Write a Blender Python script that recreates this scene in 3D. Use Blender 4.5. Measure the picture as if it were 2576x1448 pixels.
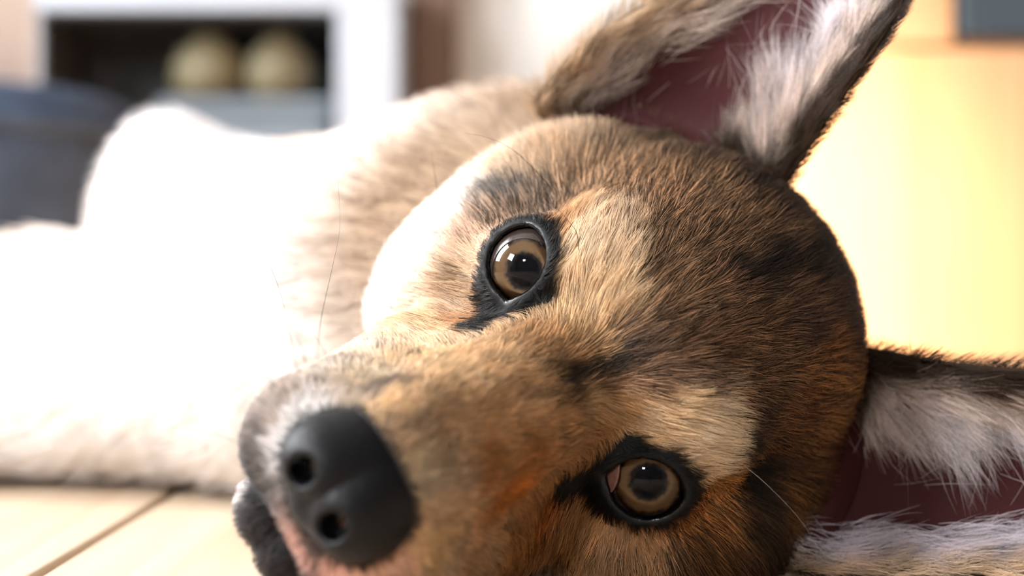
import bpy, math, os, random
import numpy as np

rng = np.random.default_rng(7)
QUICK = False

for o in list(bpy.data.objects):
    bpy.data.objects.remove(o)
scene = bpy.context.scene
col = scene.collection

# ------------------------------------------------------------------ camera
CAM_H = 0.074                       # lens height above the floor boards (metres)
FOCUS = 0.343
cam_data = bpy.data.cameras.new("camera")
cam = bpy.data.objects.new("camera", cam_data)
col.objects.link(cam)
cam.location = (0.0, 0.0, CAM_H)
cam.rotation_euler = (math.radians(90), 0, 0)
cam_data.sensor_width = 36.0
cam_data.lens = 50.0
cam_data.clip_start = 0.01
cam_data.dof.use_dof = True
cam_data.dof.focus_distance = FOCUS
cam_data.dof.aperture_fstop = 6.2
scene.camera = cam

# ------------------------------------------------------------------ world, daylight, exposure
world = bpy.data.worlds.new("world")
scene.world = world
world.use_nodes = True
wn = world.node_tree
wn.nodes["Background"].inputs[0].default_value = (0.75, 0.86, 1.0, 1)
wn.nodes["Background"].inputs[1].default_value = 0.3

def area_light(name, loc, target, sx, sy, power, color):
    d = bpy.data.lights.new(name, 'AREA')
    d.shape = 'RECTANGLE'; d.size = sx; d.size_y = sy
    d.energy = power; d.color = color
    o = bpy.data.objects.new(name, d); col.objects.link(o)
    o.location = loc
    v = np.array(target, float) - np.array(loc, float)
    from mathutils import Vector
    o.rotation_euler = Vector(v).to_track_quat('-Z', 'Y').to_euler()
    return o

# daylight through the side window, through the window behind the camera, and the low sun
area_light("window_daylight", (-1.80, 1.18, 1.285), (-0.5, 0.9, 0.8), 0.80, 1.40, 90.0, (0.92, 0.96, 1.0))
area_light("window_daylight_behind", (-0.60, -1.68, 1.20), (-0.55, 0.0, 0.85), 0.36, 0.34, 26.0, (0.94, 0.97, 1.0))
area_light("added_side_light", (-1.80, -0.50, 1.35), (0.0, 0.34, 0.1), 0.7, 0.7, 78.0, (0.95, 0.97, 1.0))  # added light, not a known window; makes the light on the head more directional
sun_d = bpy.data.lights.new("sun", 'SUN')
sun_d.energy = 52.0; sun_d.angle = math.radians(4.5); sun_d.color = (1.0, 0.80, 0.60)
sun = bpy.data.objects.new("sun", sun_d); col.objects.link(sun)
from mathutils import Vector
sun.rotation_euler = Vector((2.1, 1.0, -1.6)).to_track_quat('-Z', 'Y').to_euler()

scene.view_settings.view_transform = 'Standard'
scene.view_settings.look = 'None'
scene.view_settings.gamma = 1.0
scene.view_settings.use_curve_mapping = False
scene.view_settings.exposure = 0.5
scene.cycles.max_bounces = 6
scene.cycles.diffuse_bounces = 3
scene.cycles.glossy_bounces = 3
scene.cycles.transmission_bounces = 6
scene.cycles.adaptive_threshold = 0.06
scene.cycles.adaptive_min_samples = 16

# ------------------------------------------------------------------ helpers
def tag(o, label=None, cat=None, group=None, kind=None):
    if label: o["label"] = label
    if cat: o["category"] = cat
    if group: o["group"] = group
    if kind: o["kind"] = kind
    return o

def link(name, mesh, mat=None, parent=None):
    o = bpy.data.objects.new(name, mesh)
    col.objects.link(o)
    if mat is not None and hasattr(mesh, "materials"):
        mesh.materials.append(mat)
    if parent is not None:
        o.parent = parent
    return o

def mesh_from(name, v, f, smooth=True):
    me = bpy.data.meshes.new(name)
    v = np.asarray(v, np.float32)
    if isinstance(f, np.ndarray):
        n, k = f.shape
        me.vertices.add(len(v)); me.vertices.foreach_set("co", v.ravel())
        me.loops.add(n * k); me.loops.foreach_set("vertex_index", f.ravel().astype(np.int32))
        me.polygons.add(n)
        me.polygons.foreach_set("loop_start", np.arange(0, n * k, k, dtype=np.int32))
        me.update(calc_edges=True); me.validate()
    else:
        me.from_pydata([tuple(map(float, p)) for p in v], [], f)
    if smooth:
        me.polygons.foreach_set("use_smooth", np.ones(len(me.polygons), bool))
    me.update()
    return me

def box_mesh(name, x0, x1, y0, y1, z0, z1, bevel=0.0):
    import bmesh
    bm = bmesh.new()
    bmesh.ops.create_cube(bm, size=1.0)
    for v in bm.verts:
        v.co.x = x0 + (v.co.x + .5) * (x1 - x0)
        v.co.y = y0 + (v.co.y + .5) * (y1 - y0)
        v.co.z = z0 + (v.co.z + .5) * (z1 - z0)
    if bevel:
        bmesh.ops.bevel(bm, geom=list(bm.edges), offset=bevel, segments=2, affect='EDGES', profile=0.5)
    me = bpy.data.meshes.new(name); bm.to_mesh(me); bm.free()
    return me

def new_mat(name):
    m = bpy.data.materials.new(name); m.use_nodes = True
    return m, m.node_tree, m.node_tree.nodes["Principled BSDF"]

def plain(name, rgb, rough=0.6, spec=0.3, noise=0.06, scale=12.0):
    m, nt, b = new_mat(name)
    tc = nt.nodes.new("ShaderNodeTexCoord"); nz = nt.nodes.new("ShaderNodeTexNoise")
    nz.inputs["Scale"].default_value = scale; nz.inputs["Detail"].default_value = 0.0
    mp = nt.nodes.new("ShaderNodeMapRange")
    mp.inputs[3].default_value = 1 - noise; mp.inputs[4].default_value = 1 + noise
    mul = nt.nodes.new("ShaderNodeVectorMath"); mul.operation = 'SCALE'
    mul.inputs[0].default_value = rgb
    nt.links.new(tc.outputs["Object"], nz.inputs["Vector"])
    nt.links.new(nz.outputs["Fac"], mp.inputs[0]); nt.links.new(mp.outputs[0], mul.inputs["Scale"])
    nt.links.new(mul.outputs[0], b.inputs["Base Color"])
    b.inputs["Roughness"].default_value = rough
    b.inputs["Specular IOR Level"].default_value = spec
    return m

def wood(name, c0, c1, axis=1, rough=0.5, freq=60.0, spec=0.3):
    """Grain streaks along one axis, different on every piece."""
    m, nt, b = new_mat(name)
    tc = nt.nodes.new("ShaderNodeTexCoord"); oi = nt.nodes.new("ShaderNodeObjectInfo")
    mp = nt.nodes.new("ShaderNodeMapping")
    sc = [freq, freq, freq]; sc[axis] = freq * 0.05
    mp.inputs["Scale"].default_value = sc
    add = nt.nodes.new("ShaderNodeVectorMath"); add.operation = 'SCALE'; add.inputs["Scale"].default_value = 40
    cmb = nt.nodes.new("ShaderNodeCombineXYZ")
    for i in range(3): nt.links.new(oi.outputs["Random"], cmb.inputs[i])
    nt.links.new(cmb.outputs[0], add.inputs[0]); nt.links.new(add.outputs[0], mp.inputs["Location"])
    nz = nt.nodes.new("ShaderNodeTexNoise"); nz.inputs["Scale"].default_value = 1.0
    nz.inputs["Detail"].default_value = 3; nz.inputs["Distortion"].default_value = 0.8
    rp = nt.nodes.new("ShaderNodeValToRGB")
    rp.color_ramp.elements[0].color = (*c0, 1); rp.color_ramp.elements[1].color = (*c1, 1)
    rp.color_ramp.elements[0].position = 0.3; rp.color_ramp.elements[1].position = 0.7
    nt.links.new(tc.outputs["Object"], mp.inputs["Vector"]); nt.links.new(mp.outputs[0], nz.inputs["Vector"])
    nt.links.new(nz.outputs["Fac"], rp.inputs[0]); nt.links.new(rp.outputs[0], b.inputs["Base Color"])
    bp = nt.nodes.new("ShaderNodeBump"); bp.inputs["Strength"].default_value = 0.15; bp.inputs["Distance"].default_value = 0.001
    nt.links.new(nz.outputs["Fac"], bp.inputs["Height"]); nt.links.new(bp.outputs[0], b.inputs["Normal"])
    b.inputs["Roughness"].default_value = rough; b.inputs["Specular IOR Level"].default_value = spec
    return m

# ------------------------------------------------------------------ the room
X0, X1, Y0, Y1, ZC = -1.7, 1.5, -1.6, 2.6, 2.4
def structure(name, mesh, mat, parent=None):
    o = link(name, mesh, mat, parent)
    if parent is None: o["kind"] = "structure"
    return o

def multi_box(name, boxes, bevel=0.0):
    import bmesh
    bm = bmesh.new()
    for b_ in boxes:
        m = box_mesh("tmp", *b_, bevel=bevel); bm.from_mesh(m); bpy.data.meshes.remove(m)
    me = bpy.data.meshes.new(name); bm.to_mesh(me); bm.free(); return me

m_wall = plain("wall_cream_paint", (0.74, 0.74, 0.72), 0.8, 0.2, 0.02)
m_slatewall = plain("wall_slate_paint", (0.11, 0.105, 0.10), 0.8, 0.2, 0.03)
m_white = plain("white_paint", (0.42, 0.46, 0.52), 0.5, 0.3, 0.02)
m_ceil = plain("ceiling_white", (0.55, 0.54, 0.52), 0.9, 0.1, 0.02)
m_plank = wood("pine_floor", (0.46, 0.33, 0.22), (0.57, 0.45, 0.33), 1, 0.42, 55.0)
m_pine = wood("pine_cupboard", (0.70, 0.40, 0.20), (0.80, 0.47, 0.26), 2, 0.5, 30.0)
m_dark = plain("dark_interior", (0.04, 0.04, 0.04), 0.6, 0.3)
m_sub = plain("subfloor_dark", (0.07, 0.045, 0.028), 0.9, 0.1)

floor = structure("floor", box_mesh("floor", X0 - .1, X1 + .1, Y0 - .1, Y1 + .1, -0.06, -0.012), m_sub)
PW = 0.14; edge0 = -0.1235
k0 = int(math.floor((X0 - edge0) / PW)); rnd = random.Random(5)
for k in range(k0, int((X1 - edge0) / PW) + 1):
    xa, xb = max(X0, edge0 + k * PW), min(X1, edge0 + (k + 1) * PW)
    if xb - xa < 0.01: continue
    cuts = [Y0]; y = Y0 + rnd.uniform(0.5, 1.4)
    if k == -1: y = Y0 + 1.2
    while y < Y1 - 0.3:
        cuts.append(y); y += rnd.uniform(1.3, 1.9)
    cuts.append(Y1)
    for ya, yb in zip(cuts[:-1], cuts[1:]):
        h = rnd.uniform(-0.0006, 0.0)
        link("plank", box_mesh("plank", xa + 0.0016, xb - 0.0016, ya + 0.0008, yb - 0.0008, -0.02, h, 0.0009), m_plank, floor)

structure("wall_back", box_mesh("wall_back", X0 - .1, X1 + .1, Y1, Y1 + .1, -0.06, ZC), m_wall)
structure("wall_right", box_mesh("wall_right", X1, X1 + .1, Y0, Y1, -0.06, ZC), m_slatewall)
structure("ceiling", box_mesh("ceiling", X0 - .1, X1 + .1, Y0 - .1, Y1 + .1, ZC, ZC + .1), m_ceil)
WY0, WY1, WZ0, WZ1 = 0.315, 1.62, 0.55, 1.94
structure("wall_left", multi_box("wall_left", [(X0 - .1, X0, Y0, -0.9, -.06, ZC), (X0 - .1, X0, -0.1, WY0, -.06, ZC), (X0 - .1, X0, -0.9, -0.1, -.06, 0.95), (X0 - .1, X0, -0.9, -0.1, 1.75, ZC), (X0 - .1, X0, WY1, Y1, -.06, ZC), (X0 - .1, X0, WY0, WY1, -.06, WZ0), (X0 - .1, X0, WY0, WY1, WZ1, ZC)]), m_wall)
FX0, FX1, FZ0, FZ1 = -0.80, -0.40, 1.01, 1.39
structure("wall_front", multi_box("wall_front", [(X0 - .1, FX0, Y0 - .1, Y0, -.06, ZC), (FX1, X1 + .1, Y0 - .1, Y0, -.06, ZC), (FX0, FX1, Y0 - .1, Y0, -.06, FZ0), (FX0, FX1, Y0 - .1, Y0, FZ1, ZC)]), m_slatewall)
w1 = structure("window_1", multi_box("window_1", [(X0 - .06, X0 - .02, WY0, WY0 + .05, WZ0, WZ1), (X0 - .06, X0 - .02, WY1 - .05, WY1, WZ0, WZ1), (X0 - .06, X0 - .02, WY0, WY1, WZ0, WZ0 + .05), (X0 - .06, X0 - .02, WY0, WY1, WZ1 - .05, WZ1)]), m_white)
link("mullion", box_mesh("mullion", X0 - .055, X0 - .025, 1.0, 1.04, WZ0, WZ1), m_white, w1)
link("window_sill", box_mesh("window_sill", X0 - .02, X0 + .12, WY0 - .05, WY1 + .05, WZ0 - .03, WZ0, 0.004), m_white, w1)
structure("sun_blocker", multi_box("sun_blocker", [(-2.3, -2.2, 0.38, 2.4, -0.06, 3.0), (-2.3, -2.2, -1.7, -0.2, -0.06, 3.0)]), m_wall)  # unseen slabs added to keep the sun off all but the cupboard
structure("added_window", multi_box("added_window", [(X0 - .06, X0 - .02, -0.9, -0.86, 0.95, 1.75), (X0 - .06, X0 - .02, -0.14, -0.1, 0.95, 1.75), (X0 - .06, X0 - .02, -0.86, -0.14, 0.95, 0.99), (X0 - .06, X0 - .02, -0.86, -0.14, 1.71, 1.75)]), m_white)  # unseen frame added around the extra side light
w2 = structure("window_2", multi_box("window_2", [(FX0, FX0 + .05, Y0 - .06, Y0 - .02, FZ0, FZ1), (FX1 - .05, FX1, Y0 - .06, Y0 - .02, FZ0, FZ1), (FX0, FX1, Y0 - .06, Y0 - .02, FZ0, FZ0 + .05), (FX0, FX1, Y0 - .06, Y0 - .02, FZ1 - .05, FZ1)]), m_white)
link("mullion", box_mesh("mullion", -0.607, -0.593, Y0 - .055, Y0 - .025, FZ0, FZ1), m_white, w2)

def root(name, loc):
    o = bpy.data.objects.new(name, None); col.objects.link(o); o.location = loc; o.empty_display_size = 0.05
    return o

def part(name, me, mat, par):
    """mesh given in room coordinates, parented to an Empty that stands at the thing's base"""
    o = link(name, me, mat, par)
    o.matrix_parent_inverse = par.matrix_world.inverted() if False else __import__("mathutils").Matrix.Translation(-Vector(par.location))
    return o

# low white unit with a dark open bay against the back wall
u = root("media_unit", (-0.52, 2.45, 0.0))
tag(u, "low white unit with a dark open bay against the cream wall", "cabinet")
part("top", box_mesh("top", -0.90, -0.185, 2.30, 2.60, 0.525, 0.60, 0.004), m_white, u)
part("side_panel", box_mesh("side_panel", -0.283, -0.185, 2.30, 2.60, 0.0, 0.525, 0.004), m_white, u)
part("side_panel", box_mesh("side_panel", -0.90, -0.765, 2.30, 2.60, 0.0, 0.525, 0.004), m_white, u)
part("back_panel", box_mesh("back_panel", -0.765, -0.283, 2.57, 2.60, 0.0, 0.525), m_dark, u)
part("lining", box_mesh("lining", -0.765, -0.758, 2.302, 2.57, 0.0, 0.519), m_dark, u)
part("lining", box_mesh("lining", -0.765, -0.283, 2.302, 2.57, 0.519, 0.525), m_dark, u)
part("bottom_shelf", box_mesh("bottom_shelf", -0.765, -0.283, 2.32, 2.57, 0.18, 0.20, 0.002), plain("grey_shelf", (0.10, 0.11, 0.12)), u)

def lathe(name, prof, loc, mat, parent=None, seg=40):
    v = []; f = []
    for (r, z) in prof:
        for k in range(seg):
            a = 2 * math.pi * k / seg; v.append((loc[0] + r * math.cos(a), loc[1] + r * math.sin(a), loc[2] + z))
    for i in range(len(prof) - 1):
        for k in range(seg):
            k2 = (k + 1) % seg; f.append((i * seg + k, i * seg + k2, (i + 1) * seg + k2, (i + 1) * seg + k))
    return mesh_from(name, v, f)

m_box_white = plain("cool_white_card", (0.60, 0.72, 0.92), 0.6)
m_straw = plain("straw_glaze", (0.17, 0.145, 0.085), 0.5, 0.3, 0.1)
m_box = plain("grey_felt", (0.16, 0.19, 0.22), 0.9, 0.1, 0.1)
bx_ = root("storage_box", (-0.43, 2.42, 0.20)); tag(bx_, "grey felt storage box inside the dark bay of the white unit", "box")
part("body", box_mesh("body", -0.575, -0.30, 2.33, 2.52, 0.2005, 0.36, 0.01), m_box, bx_)
part("lid", box_mesh("lid", -0.58, -0.295, 2.325, 2.525, 0.36, 0.385, 0.006), m_box, bx_)
for jx, jr, jl in ((-0.515, 0.062, "straw-yellow round jar on the grey box, beside the black of the bay"), (-0.395, 0.058, "straw-yellow round jar on the grey box, nearer the white side panel")):
    j = root("round_jar", (jx, 2.42, 0.385)); tag(j, jl, "jar", "jars on the grey box")
    part("body", lathe("body", [(0.001, 0), (jr * .6, 0.0), (jr * .95, .03), (jr, .055), (jr * .9, .08), (jr * .6, .1), (jr * .45, .105)], (jx, 2.42, 0.385), m_straw), m_straw, j)
    part("lid", lathe("lid", [(jr * .5, .104), (jr * .5, .112), (jr * .2, .118), (jr * .12, .128), (0.0005, .13)], (jx, 2.42, 0.385), m_straw), m_straw, j)

# dark wooden post (door trim) beside the unit
structure("trim_1", box_mesh("trim_1", -0.18, -0.10, 2.50, 2.60, 0, ZC, 0.003), plain("brown_trim", (0.15, 0.095, 0.062), 0.5))

# slate-blue pouffe and a white box in front of the unit
m_slate = plain("slate_cloth", (0.032, 0.048, 0.08), 0.9, 0.15, 0.25, 40)
pf = root("pouffe", (-0.55, 1.45, 0)); tag(pf, "dark slate-blue upholstered pouffe behind the dog's legs", "pouffe")
prof = [(0.001, 0.0), (0.15, 0.0), (0.185, .03), (.195, .12), (.195, .20), (.18, .25), (.14, .268), (0.001, .272)]
part("cushion", lathe("cushion", prof, (-0.55, 1.45, 0.0), m_slate), m_slate, pf)
part("piping", lathe("piping", [(.191, .216), (.199, .222), (.199, .228), (.189, .233)], (-0.55, 1.45, 0.0), m_slate), m_slate, pf)
wb = root("white_box", (-0.62, 1.45, 0.272)); tag(wb, "plain white box standing on the slate-blue pouffe", "box")
part("body", box_mesh("body", -0.72, -0.515, 1.36, 1.54, 0.2725, 0.50, 0.004), m_box_white, wb)
part("lid", box_mesh("lid", -0.725, -0.51, 1.355, 1.545, 0.50, 0.53, 0.004), m_box_white, wb)

# pine cupboard in the sun
cb = root("pine_cupboard", (0.62, 1.6, 0)); tag(cb, "sunlit golden pine cupboard with a slate-grey upper door", "cupboard")
part("body", box_mesh("body", 0.20, 1.05, 1.37, 1.80, 0.0, 0.95, 0.004), m_pine, cb)
part("lower_door", box_mesh("lower_door", 0.215, 1.035, 1.35, 1.37, 0.004, 0.300, 0.003), m_pine, cb)
part("upper_door", box_mesh("upper_door", 0.425, 1.035, 1.35, 1.37, 0.312, 0.93, 0.003), plain("slate_door", (0.065, 0.085, 0.105), 0.5), cb)
part("upper_panel", box_mesh("upper_panel", 0.215, 0.420, 1.352, 1.37, 0.305, 0.93, 0.003), m_pine, cb)

# ------------------------------------------------------------------ implicit surfaces
def n3(v):
    v = np.asarray(v, float); return v / np.linalg.norm(v)

def smin(a, b, k):
    h = np.clip(0.5 + 0.5 * (b - a) / k, 0, 1)
    return b + (a - b) * h - k * h * (1 - h)

def smax(a, b, k):
    return -smin(-a, -b, k)

def ell(p, c, r):
    q = (p - np.array(c, np.float32)) / np.array(r, np.float32)
    k0 = np.sqrt((q * q).sum(-1)) + 1e-9
    k1 = np.sqrt(((q / np.array(r, np.float32)) ** 2).sum(-1)) + 1e-9
    return k0 * (k0 - 1) / k1

def sph(p, c, r):
    q = p - np.array(c, np.float32)
    return np.sqrt((q * q).sum(-1)) - r

def cone(p, a, b, ra, rb):
    a = np.array(a, np.float32); b = np.array(b, np.float32)
    ab = b - a
    t = np.clip(((p - a) @ ab) / (ab @ ab), 0, 1)
    q = p - a - t[:, None] * ab
    return np.sqrt((q * q).sum(-1)) - (ra + (rb - ra) * t)

def field_on_grid(fn, lo, hi, h):
    lo = np.array(lo, float); hi = np.array(hi, float)
    n = np.ceil((hi - lo) / h / 4).astype(int) * 4 + 1
    cl = [lo[i] + h * 4 * np.arange((n[i] - 1) // 4 + 1) for i in range(3)]
    G = np.stack(np.meshgrid(*cl, indexing='ij'), -1)
    cs = G.shape[:3]
    cv = fn(G.reshape(-1, 3).astype(np.float32)).reshape(cs)
    V = np.repeat(np.repeat(np.repeat(cv, 4, 0), 4, 1), 4, 2)[:n[0], :n[1], :n[2]].astype(np.float32)
    near = np.abs(V) < h * 4 * 2.6
    idx = np.argwhere(near)
    pts = (lo + idx * h).astype(np.float32)
    out = np.empty(len(pts), np.float32)
    for i in range(0, len(pts), 400000):
        out[i:i + 400000] = fn(pts[i:i + 400000])
    V[near] = out
    return V, lo

def surface_nets(V, lo, h):
    ins = V < 0
    nx, ny, nz = V.shape
    c = np.zeros((nx - 1, ny - 1, nz - 1), np.uint8)
    offs = [(i, j, k) for i in (0, 1) for j in (0, 1) for k in (0, 1)]
    for (i, j, k) in offs:
        c += ins[i:nx - 1 + i, j:ny - 1 + j, k:nz - 1 + k]
    act = (c > 0) & (c < 8)
    cells = np.argwhere(act)
    num = -np.ones(act.shape, np.int64); num[act] = np.arange(len(cells))
    s = np.zeros((len(cells), 3)); w = np.zeros(len(cells))
    for a in offs:
        for ax in range(3):
            if a[ax] == 0:
                b = list(a); b[ax] = 1
                va = V[tuple((cells + a).T)]; vb = V[tuple((cells + b).T)]
                x = (va < 0) != (vb < 0)
                t = np.where(x, va / np.where(x, va - vb, 1), 0)
                p = np.array(a, float)[None] + t[:, None] * (np.array(b) - np.array(a))
                s[x] += p[x]; w[x] += 1
    verts = lo + h * (cells + s / w[:, None])
    faces = []
    for ax in range(3):
        sl0 = [slice(1, -1)] * 3; sl1 = [slice(1, -1)] * 3
        sl0[ax] = slice(0, -1); sl1[ax] = slice(1, None)
        A = ins[tuple(sl0)]; B = ins[tuple(sl1)]
        e = np.argwhere(A != B)
        flip = A[tuple(e.T)]
        off = np.ones(3, int); off[ax] = 0
        e = e + off
        u, v = (ax + 1) % 3, (ax + 2) % 3
        du = np.zeros(3, int); du[u] = 1
        dv = np.zeros(3, int); dv[v] = 1
        q = np.stack([num[tuple((e - du - dv).T)], num[tuple((e - dv).T)], num[tuple(e.T)], num[tuple((e - du).T)]], 1)
        q[~flip] = q[~flip][:, ::-1]
        faces.append(q)
    return verts, np.concatenate(faces)

def gradient(fn, p, e):
    g = np.zeros_like(p)
    for i in range(3):
        d = np.zeros(3, np.float32); d[i] = e
        g[:, i] = fn(p + d) - fn(p - d)
    return g / (2 * e)

def polygonise(fn, lo, hi, h, project=2):
    V, lo = field_on_grid(fn, lo, hi, h)
    v, f = surface_nets(V, lo, h)
    v = v.astype(np.float32)
    for _ in range(project):
        d = fn(v); g = gradient(fn, v, h * 0.3)
        l2 = np.maximum((g * g).sum(1), 0.2)
        v = v - np.clip(d / l2, -h * .6, h * .6)[:, None] * g
    g = gradient(fn, v, h * 0.5)
    nrm = g / (np.linalg.norm(g, axis=1)[:, None] + 1e-9)
    return v, f, nrm

# ------------------------------------------------------------------ head pose: head space in cm (lateral, up, forward)
FPX = 50.0 / 36.0 * 2576
def at(px, py, d):
    """A measured direction of the photograph taken to its depth d (metres)."""
    return np.array([(px - 1288) / FPX * d, d, CAM_H - (py - 724) / FPX * d])

HEAD_C = np.array([0.0182, 0.345, 0.0538])          # midpoint between the eyes
_L = n3([0.529, 0, -0.85]); _P = np.array([-_L[2], 0, _L[0]]); _V = np.array([0, -1.0, 0])
_th, _ps = math.radians(18.0), math.radians(8)
_F = math.cos(_th) * _V - math.sin(_th) * _P
_T = math.cos(_th) * _P + math.sin(_th) * _V
HEAD_R = np.stack([math.cos(_ps) * _L + math.sin(_ps) * _F, _T, math.cos(_ps) * _F - math.sin(_ps) * _L], 1)
def h2w(p): return HEAD_C + np.asarray(p) * 0.01 @ HEAD_R.T
def w2h(w): return ((np.asarray(w) - HEAD_C) @ HEAD_R) * 100
def hdir(d): return np.asarray(d) @ HEAD_R.T

EYE_C = np.array([2.84, 0.0, -0.15])                 # eyeball centre, mirrored for the other side
EYE_R = 1.12
EYE_AX = n3([0.30, 0.06, 0.95])                      # axis of the lid opening
_mm = n3(np.array([-1.0, 0, 0]) + EYE_AX * EYE_AX[0])    # medial
_uu = np.cross(EYE_AX, _mm); _uu = _uu * np.sign(_uu[1])
LID_A = n3(_mm * 0.74 - _uu * 0.67)                  # towards the inner corner
LID_B = np.cross(EYE_AX, LID_A)

def mirror(p):
    q = np.array(p, np.float32, copy=True); q[:, 0] = np.abs(q[:, 0]); return q

def lid_coords(q):
    """q: mirrored head points. returns along-axis, long-axis, short-axis coordinates about the eye"""
    r = q - EYE_C.astype(np.float32)
    return r @ EYE_AX.astype(np.float32), r @ LID_A.astype(np.float32), r @ LID_B.astype(np.float32)

def opening(x, y, grow=0.0):
    # almond: two arcs meeting in the corners, inner corner drawn out
    R, d = 1.02, 0.25
    a = np.sqrt(x * x + (y - d) ** 2) - R
    b = np.sqrt(x * x + (y + d) ** 2) - R
    tip = np.sqrt(((x - 0.78) / 1.6) ** 2 + y * y) - 0.17
    return smin(smax(a, b, 0.05), tip, 0.12) - grow

def head_sdf(p):
    q = mirror(p)
    d = ell(q, (0, 1.4, -5.5), (4.9, 4.4, 5.0))                 # brain case
    d = smin(d, ell(q, (0, 1.2, -1.9), (3.4, 2.6, 3.2)), 1.6)   # forehead
    d = smin(d, ell(q, (2.2, 1.45, -1.0), (1.45, 1.25, 1.6)), 0.9)  # brow
    d = smin(d, ell(q, (3.7, -1.7, -3.3), (1.9, 2.3, 3.6)), 1.2)  # cheek bone
    d = smin(d, ell(q, (3.7, -2.6, -4.8), (2.4, 3.4, 3.8)), 1.5)  # jaw muscle
    d = smin(d, ell(q, (4.6, -0.4, -5.6), (1.9, 3.0, 2.6)), 1.2)   # temple
    d = smin(d, ell(q, (3.6, 2.0, -7.8), (1.9, 1.7, 1.6)), 1.2)   # root of the ear
    d = smin(d, cone(q, (0, -1.9, -0.5), (0, -3.0, 6.6), 2.6, 1.55), 1.2)   # muzzle
    d = smin(d, cone(q, (0.35, -0.2, 0.2), (0.45, -2.15, 6.6), 1.15, 1.0), 0.8)   # bridge
    fl = cone(q, (1.7, -3.5, 0.5), (1.25, -4.0, 6.5), 1.7, 1.45)   # flews
    d = smin(d, fl, 0.7)
    d = smin(d, ell(q, (0, -3.9, 7.2), (1.25, 1.1, 0.95)), 0.5)
    jaw = cone(q, (0.9, -5.0, -2.5), (0.45, -5.75, 5.9), 1.6, 0.95)
    d = smin(d, jaw, 0.22)
    d = smin(d, ell(p, (4.7, -1.6, -3.6), (2.2, 3.0, 3.8)), 1.0)      # lower cheek spread on the boards
    zw = p @ HEAD_R[2].astype(np.float32) + np.float32(HEAD_C[2] * 100)
    d = smax(d, 0.15 - zw, 0.4)
    # lids: a ball around the eye, hollow, with an almond opening
    r = np.sqrt(((q - EYE_C.astype(np.float32)) ** 2).sum(1))
    d = smin(d, r - 1.34, 0.5)
    al, x, y = lid_coords(q)
    grow = np.clip((al - 0.95) * 0.6, -0.08, 1.0)
    op = smax(opening(x, y, 0) - grow, 0.15 - al, 0.05)
    d = smax(d, -op, 0.16)
    d = smax(d, -(r - EYE_R - 0.012), 0.03)
    return d

def nose_sdf(p):
    q = mirror(p) + np.array([0, 0.28, 0.0], np.float32)
    d = ell(q, (0.45, -2.75, 7.55), (1.05, 0.95, 1.35))
    d = smin(d, ell(q, (0, -2.2, 7.1), (1.15, 0.68, 1.2)), 0.5)
    d = smin(d, ell(q, (0.75, -3.05, 7.75), (0.74, 0.72, 0.95)), 0.35)     # wings
    d = smin(d, ell(q, (0, -3.55, 7.75), (0.55, 0.5, 0.75)), 0.4)
    d = smax(d, -ell(q, (0.60, -3.0, 8.75), (0.27, 0.34, 0.75)), 0.18)     # nostril
    d = smax(d, -cone(q, (0.75, -3.15, 8.4), (1.35, -3.5, 8.0), 0.14, 0.05), 0.15)
    d = smax(d, -cone(q, (0, -3.05, 8.95), (0, -4.2, 8.5), 0.05, 0.06), 0.12)   # philtrum
    return d

def body_sdf(w):
    nk = h2w((0, -1.0, -6.5))
    d = cone(w, nk, (0.0, 0.50, 0.068), 0.052, 0.066)
    d = smin(d, cone(w, (0.0, 0.50, 0.066), (-0.13, 0.80, 0.072), 0.066, 0.080), 0.04)
    d = smin(d, ell(w, (-0.196, 0.80, 0.105), (0.034, 0.06, 0.066)), 0.05)       # thigh
    d = smin(d, ell(w, (-0.065, 0.515, 0.056), (0.065, 0.055, 0.056)), 0.04)       # chest
    d = smin(d, cone(w, (-0.06, 0.57, 0.062), (-0.20, 0.60, 0.060), 0.042, 0.033), 0.03)
    d = smin(d, cone(w, (-0.20, 0.60, 0.060), (-0.38, 0.62, 0.040), 0.033, 0.027), 0.015)
    d = smin(d, cone(w, (-0.05, 0.52, 0.036), (-0.20, 0.55, 0.032), 0.036, 0.031), 0.03)
    d = smin(d, cone(w, (-0.20, 0.55, 0.032), (-0.38, 0.58, 0.028), 0.031, 0.027), 0.012)
    d = smin(d, cone(w, (-0.16, 0.86, 0.06), (-0.42, 0.80, 0.034), 0.055, 0.03), 0.03)
    return smax(d, 0.002 - w[:, 2], 0.01)

# END_SDF
hv, hf, hn = polygonise(head_sdf, (-8.2, -8.5, -11.5), (8.2, 8, 9.5), 0.10)
nv, nf, nn = polygonise(nose_sdf, (-2.2, -4.8, 5.0), (2.2, -0.8, 9.6), 0.06)
bv, bf, bn = polygonise(body_sdf, (-0.48, 0.35, -0.01), (0.14, 0.98, 0.22), 0.006)
print("verts", len(hv), len(nv), len(bv))


def lin(c):
    c = np.asarray(c, float) / 255.0
    return np.where(c <= 0.04045, c / 12.92, ((c + 0.055) / 1.055) ** 2.4)

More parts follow.
